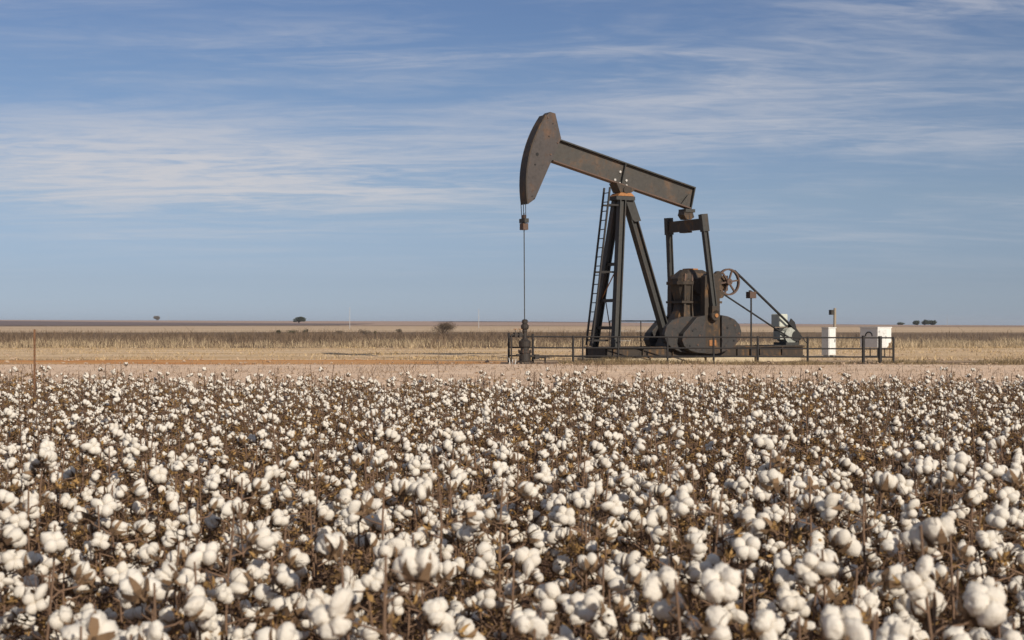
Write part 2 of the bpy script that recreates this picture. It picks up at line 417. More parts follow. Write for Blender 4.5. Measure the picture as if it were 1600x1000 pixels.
sheet('fallow_field', lx(-1200, 1300, 80), lx(800, 1900, 30), 0.12, 'mauve', edge=lambda X: (900 - 0.1 * X + wob(X, 15, 120, 2), 2900 + 0 * X))
sheet('ploughed_field', lx(-1500, -120, 60), lx(700, 1500, 30), 0.25, 'plough', edge=lambda X: (980 + 0.25 * (X + 120) + 0 * X, 1250 - 1.1 * (X + 120)))
sheet('far_ploughed_field', lx(-100, 1500, 60), lx(1700, 2600, 20), 0.3, 'plough', edge=lambda X: (1750 + 0.1 * X, 2700 + 0 * X))


# ------------------------------------------------------------------ cotton boll, bur and plant shapes
def ico(sub):
    bm = bmesh.new(); bmesh.ops.create_icosphere(bm, subdivisions=sub, radius=1.0)
    v = np.array([x.co[:] for x in bm.verts]); f = np.array([[q.index for q in p.verts] for p in bm.faces]); bm.free()
    return v, f


ICO = {1: ico(1), 2: ico(2), 3: ico(3)}


def boll_arrays(seed, sub):
    """open cotton boll: four or five fluffy locks round the axis (opening towards +z), some hanging out"""
    r = random.Random(seed); n = r.choice((4, 4, 5)); V = []; F = []; k = 0
    v0, f0 = ICO[sub]
    a0 = r.uniform(0, 6.28)
    for i in range(n):
        a = a0 + 2 * math.pi * i / n + r.uniform(-.18, .18)
        rr = r.uniform(.0175, .0215); z = r.uniform(.002, .014)
        sx, sy, sz_ = r.uniform(.0185, .0225), r.uniform(.0175, .021), r.uniform(.022, .028)
        if r.random() < 0.16:                                     # a lock that hangs out of the bur
            sx *= 1.45; rr += .014; z -= .012; sy *= .85
        p = v0 * np.array([sx, sy, sz_])
        nz = np.array([mnoise.noise(Vector((q[0] * 2.1 + seed * 3.1 + i, q[1] * 2.1, q[2] * 2.1))) for q in v0])
        nz2 = np.array([mnoise.noise(Vector((q[0] * 5.2 + seed, q[1] * 5.2 + i, q[2] * 5.2))) for q in v0]) if sub > 1 else 0
        nz3 = np.array([mnoise.noise(Vector((q[0] * 12 + seed, q[1] * 12 + i, q[2] * 12))) for q in v0]) if sub > 2 else 0
        p = p * (1 + .26 * nz + .16 * nz2 + .10 * nz3)[:, None]
        ti = r.uniform(.15, .5)                                  # lean outwards
        x = p[:, 0] * math.cos(ti) + p[:, 2] * math.sin(ti); zz = -p[:, 0] * math.sin(ti) + p[:, 2] * math.cos(ti)
        x = x + rr; zz = zz + z
        V.append(np.stack([x * math.cos(a) - p[:, 1] * math.sin(a), x * math.sin(a) + p[:, 1] * math.cos(a), zz], 1))
        F.append(f0 + k); k += len(v0)
    return np.concatenate(V), np.concatenate(F)


def bur_arrays(seed):
    """dry star-shaped bur below the lint with its pointed carpels, and a stub of stalk"""
    r = random.Random(seed + 50); n = 4 if seed % 2 else 5; V = []; F = []
    a0 = r.uniform(0, 6)
    for i in range(n):
        a = a0 + 2 * math.pi * i / n; k = len(V); L = r.uniform(.034, .044); up = r.uniform(-.004, .018)
        for (rad, wd, z) in ((.004, .006, -.030), (.022, .0105, -.029), (.037, .0065, -.014 + up * .6), (L, .0008, .002 + up)):
            for s in (-1, 1):
                V.append((rad * math.cos(a) - s * wd * math.sin(a), rad * math.sin(a) + s * wd * math.cos(a), z))
        for q in range(3):
            F.append((k + 2 * q, k + 2 * q + 1, k + 2 * q + 3)); F.append((k + 2 * q, k + 2 * q + 3, k + 2 * q + 2))
    k = len(V)
    for z, rad in ((-.026, .006), (-.052, .003)):
        for j in range(4):
            V.append((rad * math.cos(j * 1.571), rad * math.sin(j * 1.571), z))
    for j in range(4):
        b = (j + 1) % 4
        F.append((k + j, k + b, k + 4 + b)); F.append((k + j, k + 4 + b, k + 4 + j))
    return np.array(V), np.array(F)


NB = 9
LINT_HI = [boll_arrays(i, 3) for i in range(NB)]
LINT_MID = [boll_arrays(i, 2) for i in range(NB)]
LINT_LO = [boll_arrays(i, 1) for i in range(NB)]
BUR = [bur_arrays(i) for i in range(NB)]
ME_HI = [raw_mesh('boll', v, f, M['lint'], smooth=True) for v, f in LINT_HI]
ME_MID = [raw_mesh('boll', v, f, M['lint'], smooth=True) for v, f in LINT_MID]
ME_BUR = [raw_mesh('bur', v, f, M['bur']) for v, f in BUR]
ME_FULL = []                                                      # lint and bur in one mesh, for bolls too small to show their bur apart
for (v, f), (bv, bf) in zip(LINT_MID, BUR):
    ME_FULL.append(raw_mesh('boll', np.concatenate([v, bv]), np.concatenate([f, bf + len(v)]), [M['lint'], M['bur']],
                            [0] * len(f) + [1] * len(bf), True))


def tri_tube(pts, r0, r1, n=5):
    """tapered tube as triangle arrays"""
    pts = [Vector(p) for p in pts]; V = []; F = []; a = None
    for i, p in enumerate(pts):
        d = (pts[min(i + 1, len(pts) - 1)] - pts[max(i - 1, 0)]).normalized()
        a = d.orthogonal().normalized() if a is None else (a - d * a.dot(d)).normalized()
        b = d.cross(a); r = r0 + (r1 - r0) * i / (len(pts) - 1)
        for k in range(n):
            V.append(p + (a * math.cos(6.2832 * k / n) + b * math.sin(6.2832 * k / n)) * r)
    for i in range(len(pts) - 1):
        for k in range(n):
            q, s = i * n + k, i * n + (k + 1) % n
            F.append((q, s, s + n)); F.append((q, s + n, q + n))
    return np.array([x[:] for x in V]), np.array(F)


def merge(parts):
    V = []; F = []; k = 0
    for v, f in parts:
        V.append(v); F.append(f + k); k += len(v)
    return np.concatenate(V), np.concatenate(F)


def curl_leaf(r, p, size):
    """crumpled dead leaf or bract: a bent strip of six triangles"""
    L = size; V = []
    M3 = Matrix.Rotation(r.uniform(0, 6.28), 3, 'Z') @ Matrix.Rotation(r.uniform(-1.2, 1.2), 3, 'X') @ Matrix.Rotation(r.uniform(-.8, .8), 3, 'Y')
    curl = r.uniform(.6, 2.2)
    for i, wd in enumerate((.18, .42, .34, .04)):
        u = i / 3; ang = curl * u
        x = L * math.sin(ang) / curl; z = -L * (1 - math.cos(ang)) / curl
        for s in (-1, 1):
            V.append(M3 @ Vector((x, s * wd * L * .7, z + abs(s) * .1 * L * r.uniform(-1, 1))) + p)
    F = []
    for q in range(3):
        F += [(2 * q, 2 * q + 1, 2 * q + 3), (2 * q, 2 * q + 3, 2 * q + 2)]
    return np.array([x[:] for x in V]), np.array(F)


def make_plant(seed, nboll, height, sides=5):
    """returns stem arrays, leaf arrays and a list of boll placements (index, matrix)"""
    r = random.Random(seed * 17 + 3); stems = []; leaves = []; bolls = []
    lean = Vector((r.uniform(-.07, .07), r.uniform(-.07, .07), 0))
    def axis(z):
        u = z / height
        return Vector((lean.x * u + .012 * math.sin(7 * u + seed), lean.y * u + .012 * math.cos(6 * u + seed), z))
    stems.append(tri_tube([axis(height * q / 7) for q in range(8)], .0085, .0036, sides))
    nb = r.randint(11, 14); az = r.uniform(0, 6.28); slots = []
    for i in range(nb):
        u = .24 + .66 * i / (nb - 1); z = height * u
        az += 2.4 + r.uniform(-.5, .5); L = (.27 - .20 * max(0, (u - .42)) / .58) * r.uniform(.7, 1.15)
        rise = r.uniform(.35, .9); d = Vector((math.cos(az), math.sin(az), rise)).normalized(); p = axis(z); pts = [p]
        zig = Vector((-math.sin(az), math.cos(az), 0)) * .018
        for q in range(1, 4):
            pts.append(p + d * (L * q / 3) + zig * (1 if q % 2 else -1) * (q < 3) + Vector((0, 0, -.05 * L * q * q / 3)))
        stems.append(tri_tube(pts,   .0040, .0020, max(3, sides - 1)))
        slots.append((u, pts[3], d)); 
        if L > .12: slots.append((u - .02, pts[2] + Vector((0, 0, .015)), (d + zig * 30).normalized()))
        if L > .2 and r.random() < .6: slots.append((u - .03, pts[1] + Vector((0, 0, .015)), (d - zig * 30).normalized()))
    if r.random() < .5: slots.append((1.0, axis(height * r.uniform(.84, .93)), Vector((r.uniform(-.8, .8), r.uniform(-.8, .8), .7)).normalized()))
    ends = []
    slots.sort(key=lambda s: -(s[0] + r.uniform(-.42, .25)))
    for j, (u, p, d) in enumerate(slots):
        if len(bolls) < nboll and all((p - e_).length > .105 for e_ in ends):
            ends.append(p)
            ax = (d * .8 + Vector((r.uniform(-.7, .7), r.uniform(-.7, .7), r.uniform(-.35, .8)))).normalized()
            q = ax.to_track_quat('Z', 'Y').to_matrix().to_4x4()
            s = r.choice((.62, .84, .94, 1.0, 1.06, 1.14)) * r.uniform(.94, 1.06)
            bolls.append((r.randrange(NB), Matrix.Translation(p + ax * .045 * s) @ q @ Matrix.Rotation(r.uniform(0, 6), 4, 'Z') @ Matrix.Scale(s, 4)))
        elif r.random() < .6:                                   # empty bur left on the twig
            bv, bf = BUR[r.randrange(NB)]; q = np.array(d.to_track_quat('Z', 'Y').to_matrix())
            leaves.append(((bv * r.uniform(.5, .72)) @ q.T + np.array((p + d * .03)[:]), bf))
    for j in range(r.randint(62, 78)):
        u, p, d = r.choice(slots)
        pp = p + Vector((r.uniform(-.08, .08), r.uniform(-.08, .08), r.uniform(-.22, .03)))
        pp.z = max(pp.z, .03)
        leaves.append(curl_leaf(r, pp, r.choice((.010, .013, .017, .022, .030))))
    for j in range(34):                                          # thin side twigs
        u, p, d = r.choice(slots)
        e = p + Vector((r.uniform(-.08, .08), r.uniform(-.08, .08), r.uniform(-.02, .12)))
        stems.append(tri_tube([p, (p + e) / 2 + Vector((0, 0, .012)), e],   .0022, .0010, 3))
    return merge(stems), merge(leaves), bolls


NV = 17                                                          # the last three are nearly bare
PLANTS = []
for i in range(NV):
    nb = [8, 7, 9, 7, 6, 9, 8, 6, 9, 7, 8, 5, 9, 7, 0, 1, 2][i]; hgt = [.94, .88, .98, .84, 1.04, .92, .90, .97, .87, 1.02, .80, 1.06, .93, .86, 1.0, 1.08, .92][i]
    (sv, sf), (lv, lf), bl = make_plant(i, nb, hgt)
    PLANTS.append(dict(h=hgt, n=len(bl), bolls=bl, stem=raw_mesh('stem', sv, sf, M['stem'], smooth=True), leaves=raw_mesh('dry_leaves', lv, lf, M['leaf']),
                       sv=sv, sf=sf, lv=lv, lf=lf))

def boll_scale(y): return min(1.12, max(.68, 1.15 - (y - 3) * .052))


# positions of the crop
pos = []
y = 2.75
while y < 24.2:
    half = .36 * y + 1.6; x = -half + random.uniform(0, .2)
    while x < half:
        pos.append((x + random.uniform(-.11, .11), y + random.uniform(-.19, .19))); x += random.uniform(.20, .32) * (1 if y < 19 else .6)
    y += .40
crop = []
for x, y in pos:
    edge_y = 21.3 + (.6 if x < -1 else 0) + .6 * math.sin(x * .9 + 1)
    bare = .12 if y < 7 else (.16 if y < 11 else (.22 if y < 16 else (.36 if y < edge_y else .965)))
    k = random.randrange(14) if random.random() > bare else random.randrange(14, 17)
    s = random.uniform(.86, 1.1)
    if y > 11: s *= 1 - .16 * (y - 13) / 6.5 * random.random()
    if y > edge_y: s *= random.uniform(.62, .98)
    inview = abs(x) < .36 * y + .03 and (EYE - PLANTS[k]['h'] * s) * FPX / y < 485
    if y < 3.6 and not inview and abs(x) < .36 * y: continue    # too near and too low to show
    crop.append((x, y, k, s, random.uniform(0, 6.28), inview))
crop.sort(key=lambda c: c[1])
single = [c for c in crop if c[5]][:300]
ids = set(id(c) for c in single)
mass = [c for c in crop if id(c) not in ids]

ORD = ['first', 'second', 'third', 'fourth', 'fifth', 'sixth', 'seventh', 'eighth', 'ninth', 'tenth', 'eleventh', 'twelfth', 'thirteenth',
       'fourteenth', 'fifteenth', 'sixteenth', 'seventeenth', 'eighteenth', 'nineteenth', 'twentieth']
front = sorted(single[:16], key=lambda c: c[0] / c[1])
order = {id(c): i for i, c in enumerate(front)}; by_label = {}
for i, (x, y, k, s, rz, _) in enumerate(single):
    P = PLANTS[k]; c = single[i]
    root = empty('cotton_plant', (x, y, 0.0), rz); root.scale = (s, s, s)
    if id(c) in order:
        lab = 'cotton plant with blurred white bolls along the bottom edge of the photo, %s from left' % ORD[order[id(c)]]
    else:
        px = 800 + FPX * x / y
        col_ = next(t_ for lim, t_ in ((150, 'at the left side'), (380, 'below tiny grey tree'), (560, 'below dark round tree'), (760, 'below the bare bush'),
                                       (900, 'below the wellhead'), (1040, 'below the ladder'), (1190, 'below the counterweights'), (1340, 'below the cabinet'), (9999, 'at the right side')) if px < lim)
        dep = 'front' if y < 4.6 else ('second' if y < 5.6 else ('third' if y < 6.6 else ('fourth' if y < 7.6 else 'fifth')))
        hg = P['h'] * s; look = 'tall' if hg > .98 else ('short' if hg < .84 else 'middling')
        num = ['no', 'one', 'two', 'three', 'four', 'five', 'six', 'seven', 'eight', 'nine', 'ten'][P['n']]
        lab = '%s cotton plant with %s boll%s, %s band back, %s' % (look, num, '' if P['n'] == 1 else 's', dep, col_)
    tag(root, lab, 'cotton plant', 'cotton plants in the near part of the field'); by_label.setdefault(lab, []).append((x / y, root))
    link_mesh('stem', P['stem'], root)
    lo = link_mesh('dry_leaves', P['leaves'], root); lo['kind'] = 'stuff'
    for bi, mt in P['bolls']:
        mt = mt @ Matrix.Scale(boll_scale(y), 4)
        if i < 110:
            b = link_mesh('boll', ME_HI[bi] if y < 4.6 else ME_MID[bi], root); b.matrix_basis = mt
            link_mesh('bur', ME_BUR[bi], b)
        else:
            b = link_mesh('boll', ME_FULL[bi], root); b.matrix_basis = mt

for lab, rs in by_label.items():                                 # same look in the same spot: count them off
    if len(rs) > 1:
        for q, (_, ro) in enumerate(sorted(rs, key=lambda e: e[0])):
            ro['label'] = lab + ', %s from left' % ORD[q]

# the rest of the crop: one mass, spread with geometry nodes
vcol = bpy.data.collections.new('crop_shapes')
for i, (bs_, P) in enumerate([(q, P) for q in (1.0, .84, .69) for P in PLANTS]):
    parts = [(P['sv'], P['sf'], 0), (P['lv'], P['lf'], 1)]
    for bi, mt in P['bolls']:
        A = np.array(mt @ Matrix.Scale(bs_, 4)); lv, lf = LINT_MID[bi]; bv, bf = BUR[bi]
        parts.append((lv @ A[:3, :3].T + A[:3, 3], lf, 2)); parts.append((bv @ A[:3, :3].T + A[:3, 3], bf, 3))
    V, F = merge([(a, b) for a, b, _ in parts]); mi = np.concatenate([np.full(len(b), m) for a, b, m in parts])
    me = raw_mesh('crop_shape', V, F, [M['stem'], M['leaf'], M['lint'], M['bur']], mi, False)
    me.polygons.foreach_set('use_smooth', np.isin(mi, (0, 2)))
    vcol.objects.link(bpy.data.objects.new('crop_shape_%02d' % i, me))


def scatter(name, points, rots, scales, idx, col):
    me = bpy.data.meshes.new(name); me.from_pydata([tuple(p) for p in points], [], [])
    for an, ty, dat in (('rot', 'FLOAT_VECTOR', np.asarray(rots, np.float32).ravel()), ('scl', 'FLOAT', np.asarray(scales, np.float32)), ('idx', 'INT', np.asarray(idx, np.int32))):
        at = me.attributes.new(an, ty, 'POINT'); at.data.foreach_set('vector' if ty == 'FLOAT_VECTOR' else 'value', dat)
    o = link_mesh(name, me)
    g = bpy.data.node_groups.new(name, 'GeometryNodeTree')
    g.interface.new_socket('Geometry', in_out='INPUT', socket_type='NodeSocketGeometry')
    g.interface.new_socket('Geometry', in_out='OUTPUT', socket_type='NodeSocketGeometry')
    gi = g.nodes.new('NodeGroupInput'); go = g.nodes.new('NodeGroupOutput')
    ci = g.nodes.new('GeometryNodeCollectionInfo'); ci.inputs['Collection'].default_value = col
    ci.inputs['Separate Children'].default_value = True; ci.inputs['Reset Children'].default_value = True
    ip = g.nodes.new('GeometryNodeInstanceOnPoints'); ip.inputs['Pick Instance'].default_value = True
    def attr(n, t):
        nd = g.nodes.new('GeometryNodeInputNamedAttribute'); nd.data_type = t; nd.inputs['Name'].default_value = n
        return nd.outputs['Attribute']
    er = g.nodes.new('FunctionNodeEulerToRotation')
    L = g.links.new
    L(gi.outputs[0], ip.inputs['Points']); L(ci.outputs[0], ip.inputs['Instance'])
    L(attr('rot', 'FLOAT_VECTOR'), er.inputs[0]); L(er.outputs[0], ip.inputs['Rotation'])
    L(attr('scl', 'FLOAT'), ip.inputs['Scale']); L(attr('idx', 'INT'), ip.inputs['Instance Index'])
    L(ip.outputs[0], go.inputs[0])
    md = o.modifiers.new('scatter', 'NODES'); md.node_group = g
    return o


o = scatter('cotton_crop', [(c[0], c[1], 0) for c in mass], [(0, 0, c[4]) for c in mass], [c[3] for c in mass], [c[2] + NV * (0 if boll_scale(c[1]) > .92 else (1 if boll_scale(c[1]) > .77 else 2)) for c in mass], vcol)
tag(o, 'dense far part of the ripe cotton crop, running up to the bare pinkish soil', 'cotton crop', kind='stuff')
print('cotton', len(single), len(mass))

# ------------------------------------------------------------------ pump jack: local x runs from the well to the motor, y away from the near side
YAW = R(29.0); WELL = (0.545, 60.5)
CA, SA = math.cos(YAW), math.sin(YAW)


def jw(s, t, z=0.0):
    """jack coordinates (along, towards the near side, up) -> world"""
    return (WELL[0] + s * CA + t * SA, WELL[1] + s * SA - t * CA, z)


J = tag(empty('pump_jack', (WELL[0], WELL[1], 0), YAW), 'tall weathered dark oil pump jack with its horse head raised, behind a pipe railing', 'pump jack')


def JP(s, t, z): return Vector((s, -t, z))


PIV = (4.95, 7.58)
# walking beam
b0 = JP(1.42, 0, 9.20); b1 = JP(8.66, 0, 7.45); bd = (b1 - b0).normalized(); bup = Vector((-bd.z, 0, bd.x))
wb = MB().bar(b0, b1, .05, .92, bup).build('walking_beam', M['beam'], J)
MB().bar(b0, b1, .40, .055, bup, 0, .4875).build('top_flange', M['jack'], wb)
MB().bar(b0, b1, .40, .055, bup, 0, -.4875).build('bottom_flange', M['rustwheel'], wb)
MB().bar(b1 - bd * .0, b1 + bd * .05, .40, 1.04, bup).build('end_plate', M['jack'], wb)
mid_ = b0 + bd * ((PIV[0] - b0.x) / bd.x)
for d_ in (-.02,):
    MB().bar(mid_ + bd * (d_ - .02), mid_ + bd * (d_ + .02), .38, .92, bup).build('stiffener', M['jack'], wb)
for u_, v_ in ((-.34, -.36), (-.16, .06), (.24, -.22), (.30, -.44), (-.05, -.44)):
    q = mid_ + bd * u_ + bup * v_
    MB().lathe([(.055, 0), (.055, .05), (.03, .06)], (q.x, -.08, q.z), 8, 'y').build('bolt', M['bolt'], wb)
q = b1 - bd * .28 - bup * .2
gus = [(b1 - bd * .55 - bup * .46), (b1 - bd * .25 + bup * .12), (b1 - bd * .12 + bup * .12), (b1 - bd * .08 - bup * .46)]
MB().prism([(p.x, p.z) for p in gus], -.19, -.15).build('gusset', M['beam'], wb)

# horse head
arc = []
for i in range(15):
    a = R(189.8 + (143.6 - 189.8) * i / 14); arc.append((PIV[0] + 5.0 * math.cos(a), PIV[1] + .08 + 5.0 * math.sin(a)))
hp = arc + [(1.12, 10.80), (1.37, 10.75), (1.66, 9.70), (1.16, 8.66), (.36, 7.03)]
hh = MB().prism(hp, -.24, .24).build('horse_head', M['head'], J)
ao = [(PIV[0] + (x - PIV[0]) * 1.012, PIV[1] + .08 + (z - PIV[1] - .08) * 1.012) for x, z in arc]
ai = [(PIV[0] + (x - PIV[0]) * 0.999, PIV[1] + .08 + (z - PIV[1] - .08) * 0.999) for x, z in arc]
MB().prism(ao + ai[::-1], -.285, .285).build('arc_plate', M['gear'], hh)
for x, z, r_ in ((.47, 8.95, .075), (.37, 8.5, .04), (1.05, 9.75, .03), (1.25, 10.3, .03), (.22, 7.15, .03), (.32, 7.05, .03)):
    MB().lathe([(r_, 0), (r_, .012), (r_ * .6, .014)], (x, -.252, z), 10, 'y').build('painted_hole', M['hole'], hh)  # flat dark discs on the face, painted to pass for shaded holes
for x, z in ((1.13, 8.98), (1.48, 9.5), (1.0, 10.55)):
    MB().lathe([(.04, 0), (.04, .03)], (x, -.27, z), 8, 'y').build('bolt', M['rustwheel'], hh)

# bridle, carrier bar and polished rod
br = empty('bridle', (0, 0, 0), 0, J)
for t_ in (-.2, 0.0, .2):
    MB().tube([JP(-.075, t_, 6.86), JP(-.05, t_ * .85, 6.2)], .016, 6).build('cable', M['black'], br)
cb = MB().box((-.14, -.24, 6.02), (.06, .24, 6.2)).build('carrier_bar', M['jack'], br)
MB().box((-.1, -.1, 6.2), (.02, .1, 6.36)).build('rod_clamp', M['rustwheel'], br)
MB().box((-.16, -.16, 5.72), (.08, .16, 6.0)).build('load_block', M['rustwheel'], br)
MB().tube([JP(-.04, 0, 6.45), JP(-.01, 0, 1.9)], .022, 8).build('polished_rod', M['jack'], br)

# saddle bearing on the samson post
sb = MB().prism([(4.50, 7.36), (5.38, 7.36), (5.22, 7.5), (4.66, 7.5)], -.34, .34).build('post_cap', M['rust'], J)
MB().lathe([(.15, -.36), (.15, .36)], (PIV[0], 0, 7.62), 12, 'y').build('saddle_bearing', M['gear'], J)
MB().prism([(4.45, 7.93), (4.66, 7.52), (5.24, 7.52), (5.46, 7.68), (5.46, 7.69)], -.30, .30).build('saddle_plate', M['gear'], J)
MB().box((4.42, -.36, 7.18), (5.40, .36, 7.345)).build('top_plate', M['jack'], J)

# samson post: two front legs, one rear leg, braces
LEGT = 7.2; SK = .72
for sg in (1, -1):
    MB().ibeam(JP(4.02, sg * .88, SK), JP(4.78, sg * .21, LEGT), .30, .31, (1, 0, 0), .05, .05).build('front_leg', M['jack'], J)
MB().ibeam(JP(7.48, 0, SK), JP(5.22, 0, LEGT), .34, .36, (1, 0, 0), .05, .05).build('rear_leg', M['jack'], J)
MB().prism([(5.0, 7.2), (5.45, 7.2), (5.82, 6.3), (5.5, 6.25), (5.35, 6.35)], -.21, -.18).build('rear_leg_gusset', M['jack'], J)


def legp(sg, z):
    u = (z - SK) / (LEGT - SK)
    return JP(4.02 + .76 * u, sg * (.88 - .67 * u), z)


for z in (1.55, 2.75, 4.35):
    MB().bar(legp(1, z), legp(-1, z), .12, .14, (0, 0, 1)).build('cross_brace', M['jack'], J)
MB().tube([legp(-1, 2.75), legp(1, 4.35)], .03, 6).build('diagonal_rod', M['rust'], J)
MB().tube([legp(1, 1.55) + Vector((0, .5, 0)), legp(-1, 2.75) + Vector((0, -.4, 0))], .025, 6).build('diagonal_rod', M['rustwheel'], J)

# ladder
LD = empty('ladder', (0, 0, 0), 0, J)
l0 = Vector((3.22, 0, .80)); l1 = Vector((4.16, 0, 7.72))
for sg in (1, -1):
    MB().bar(l0 + Vector((0, sg * .23, 0)), l1 + Vector((0, sg * .23, 0)), .06, .075, (1, 0, 0)).build('side_rail', M['pipe'], LD)
for i in range(17):
    p = l0 + (l1 - l0) * ((i + .6) / 17.2)
    MB().tube([p + Vector((0, -.22, 0)), p + Vector((0, .22, 0))], .021, 6).build('rung', M['pipe'], LD)
for z in (1.0, 4.0, 6.95):
    u = (z - .8) / 6.92; p = l0 + (l1 - l0) * u
    for sg in (1, -1):
        MB().bar(p + Vector((0, sg * .23, 0)), Vector((legp(1, max(z, SK)).x, sg * .23, z)), .06, .08).build('bracket', M['pipe'], LD)

# equalizer and pitman arms
EQ = (8.40, 6.2)
MB().prism([(8.20, 6.88), (8.62, 6.80), (8.70, 6.56), (8.52, 6.46), (8.28, 6.46), (8.12, 6.66)], -.24, .24).build('tail_bearing', M['gear'], J)
MB().box((8.2, -.28, 6.78), (8.72, .28, 6.93)).build('tail_plate', M['jack'], J)
eqm = MB(); eqm.bar(JP(8.4, -1.2, 6.18), JP(8.4, 1.2, 6.18), .20, .50)
eqm.build('equalizer', M['gear'], J)
MB().box((8.26, -.3, 5.86), (8.54, .3, 5.925)).build('equalizer_pad', M['gear'], J)
PIN = (8.80, 2.10)
for sg in (1, -1):
    t0_ = sg * 1.32; top = JP(8.38, t0_, 6.62); bot = JP(PIN[0], sg * 1.62, PIN[1] + .1)
    pm = MB().ibeam(top.lerp(bot, .16), bot, .20, .25, (1, 0, 0), .05, .045).build('pitman_arm', M['jack'], J)
    MB().bar(top, top.lerp(bot, .175), .25, .34, (1, 0, 0)).build('pitman_head', M['jack'], pm)
    MB().lathe([(.23, -.1), (.25, -.06), (.25, .06), (.23, .1)], (PIN[0], -sg * 1.63, PIN[1]), 16, 'y').build('wrist_pin_bearing', M['gear'], pm)
    MB().lathe([(.09, -.03), (.09, .03)], (PIN[0], -sg * (1.63 + .125), PIN[1]), 10, 'y').build('wrist_pin', M['rust'], pm)
    MB().box((PIN[0] - .21, -sg * 1.63 - .1, PIN[1] + .12), (PIN[0] + .21, -sg * 1.63 + .1, PIN[1] + .42)).build('pin_block', M['gear'], pm)

# cranks and counterweights
MAIN_L = [(8.36, 2.10), (7.90, 2.02), (7.16, 1.30), (7.08, 1.0), (7.20, .74), (7.5, .55), (7.95, .44), (8.36, .42)]
MAIN_R = [(9.26, 2.12), (9.62, 2.06), (9.98, 1.93), (10.25, 1.70), (10.37, 1.36), (10.28, 1.02), (9.98, .74), (9.62, .54), (9.26, .45)]
AUX_L = [(8.1, 2.06), (7.4, 2.04), (6.80, 1.88), (6.50, 1.62), (6.38, 1.25), (6.48, .92), (6.78, .66), (7.25, .48), (8.1, .43)]
for sg in (1, -1):
    tt = sg * 1.28
    ck = MB().prism([(8.42, 3.85), (8.6, 3.98), (9.0, 3.98), (9.18, 3.85), (9.22, 3.2), (9.24, .44), (9.1, .40), (8.5, .40), (8.38, .44), (8.40, 3.2)], -tt - .16, -tt + .16).build('crank', M['gear'], J)
    MB().lathe([(.30, -.2), (.30, .2)], (8.8, -tt, 3.42), 16, 'y').build('shaft_hub', M['gear'], ck)
    MB().box((8.62, -tt - sg * .165 - .03, .75), (9.0, -tt - sg * .165 + .03, 1.0)).build('weight_bolt_plate', M['rust'], ck)
    for pl, nm in ((MAIN_L, 'L'), (MAIN_R, 'R')):
        cw = MB().prism(pl, -tt - .27, -tt + .2).build('counterweight', M['weight'], J, .02)
        cxm = sum(p[0] for p in pl) / len(pl); czm = sum(p[1] for p in pl) / len(pl)
        for k in range(5):
            a = k * 1.256 + (.4 if nm == 'L' else 1.2)
            MB().lathe([(.05, 0), (.05, .035)], (cxm + .36 * math.cos(a), -tt - sg * .27 - (.03 if sg > 0 else .0), czm + .36 * math.sin(a)), 8, 'y').build('bolt', M['black' if k % 2 else 'rustwheel'], cw)
cw = MB().prism(AUX_L, -1.20, -.98).build('counterweight', M['weight'], J, .02)

# gearbox on its pedestal
MB().loft([(.72, 7.2, 10.2, .84, .12), (1.6, 7.5, 10.0, .68, .2), (2.30, 7.86, 9.80, .46, .2), (2.66, 7.92, 9.78, .44, .18)]).build('pedestal', M['gear'], J)
for s_ in (7.62, 8.2, 9.3, 9.92):
    MB().bar(JP(s_, .86, .72), JP(8.85 + (s_ - 8.85) * .72, .50, 2.66), .12, .10, (1, 0, 0)).build('pedestal_rib', M['gear'], J)
MB().box((7.74, -.62, 2.66), (9.98, .62, 2.76)).build('pedestal_ledge', M['gear'], J)
gb = MB().loft([(2.76, 7.95, 9.82, .46, .18), (3.1, 7.86, 9.90, .49, .2), (3.5, 7.76, 10.0, .52, .2), (3.78, 7.74, 9.96, .52, .22), (4.02, 7.96, 9.62, .42, .22), (4.18, 8.16, 9.28, .28, .16)]).build('gearbox', M['gear'], J)
MB().loft([(3.50, 7.62, 10.10, .62, .2), (3.64, 7.62, 10.10, .62, .2)]).build('split_flange', M['gear'], gb)
for s_ in (7.95, 8.35, 9.25, 9.7):
    MB().box((s_ - .04, -.58, 2.78), (s_ + .04, -.44, 3.495)).build('housing_rib', M['gear'], gb)
    MB().bar(JP(s_, .54, 3.645), JP(s_ + (.1 if s_ < 8.8 else -.15), .45, 3.98), .07, .08, (1, 0, 0)).build('housing_rib', M['rustwheel'], gb)
for sc_, zz_, rr in ((8.8, 3.42, .42), (9.62, 3.45, .27), (9.72, 3.95, .18), (9.86, 3.06, .17)):
    MB().lathe([(rr, -.12), (rr, .05), (rr * .8, .1)], (sc_, -.60, zz_), 16, 'y').build('bearing_cap', M['gear'], gb)
MB().box((8.4, -.25, 4.18), (8.9, .25, 4.24)).build('inspection_cover', M['rust'], gb)
MB().box((9.98, -.22, 3.25), (10.62, .22, 3.95)).build('shaft_housing', M['gear'], gb)

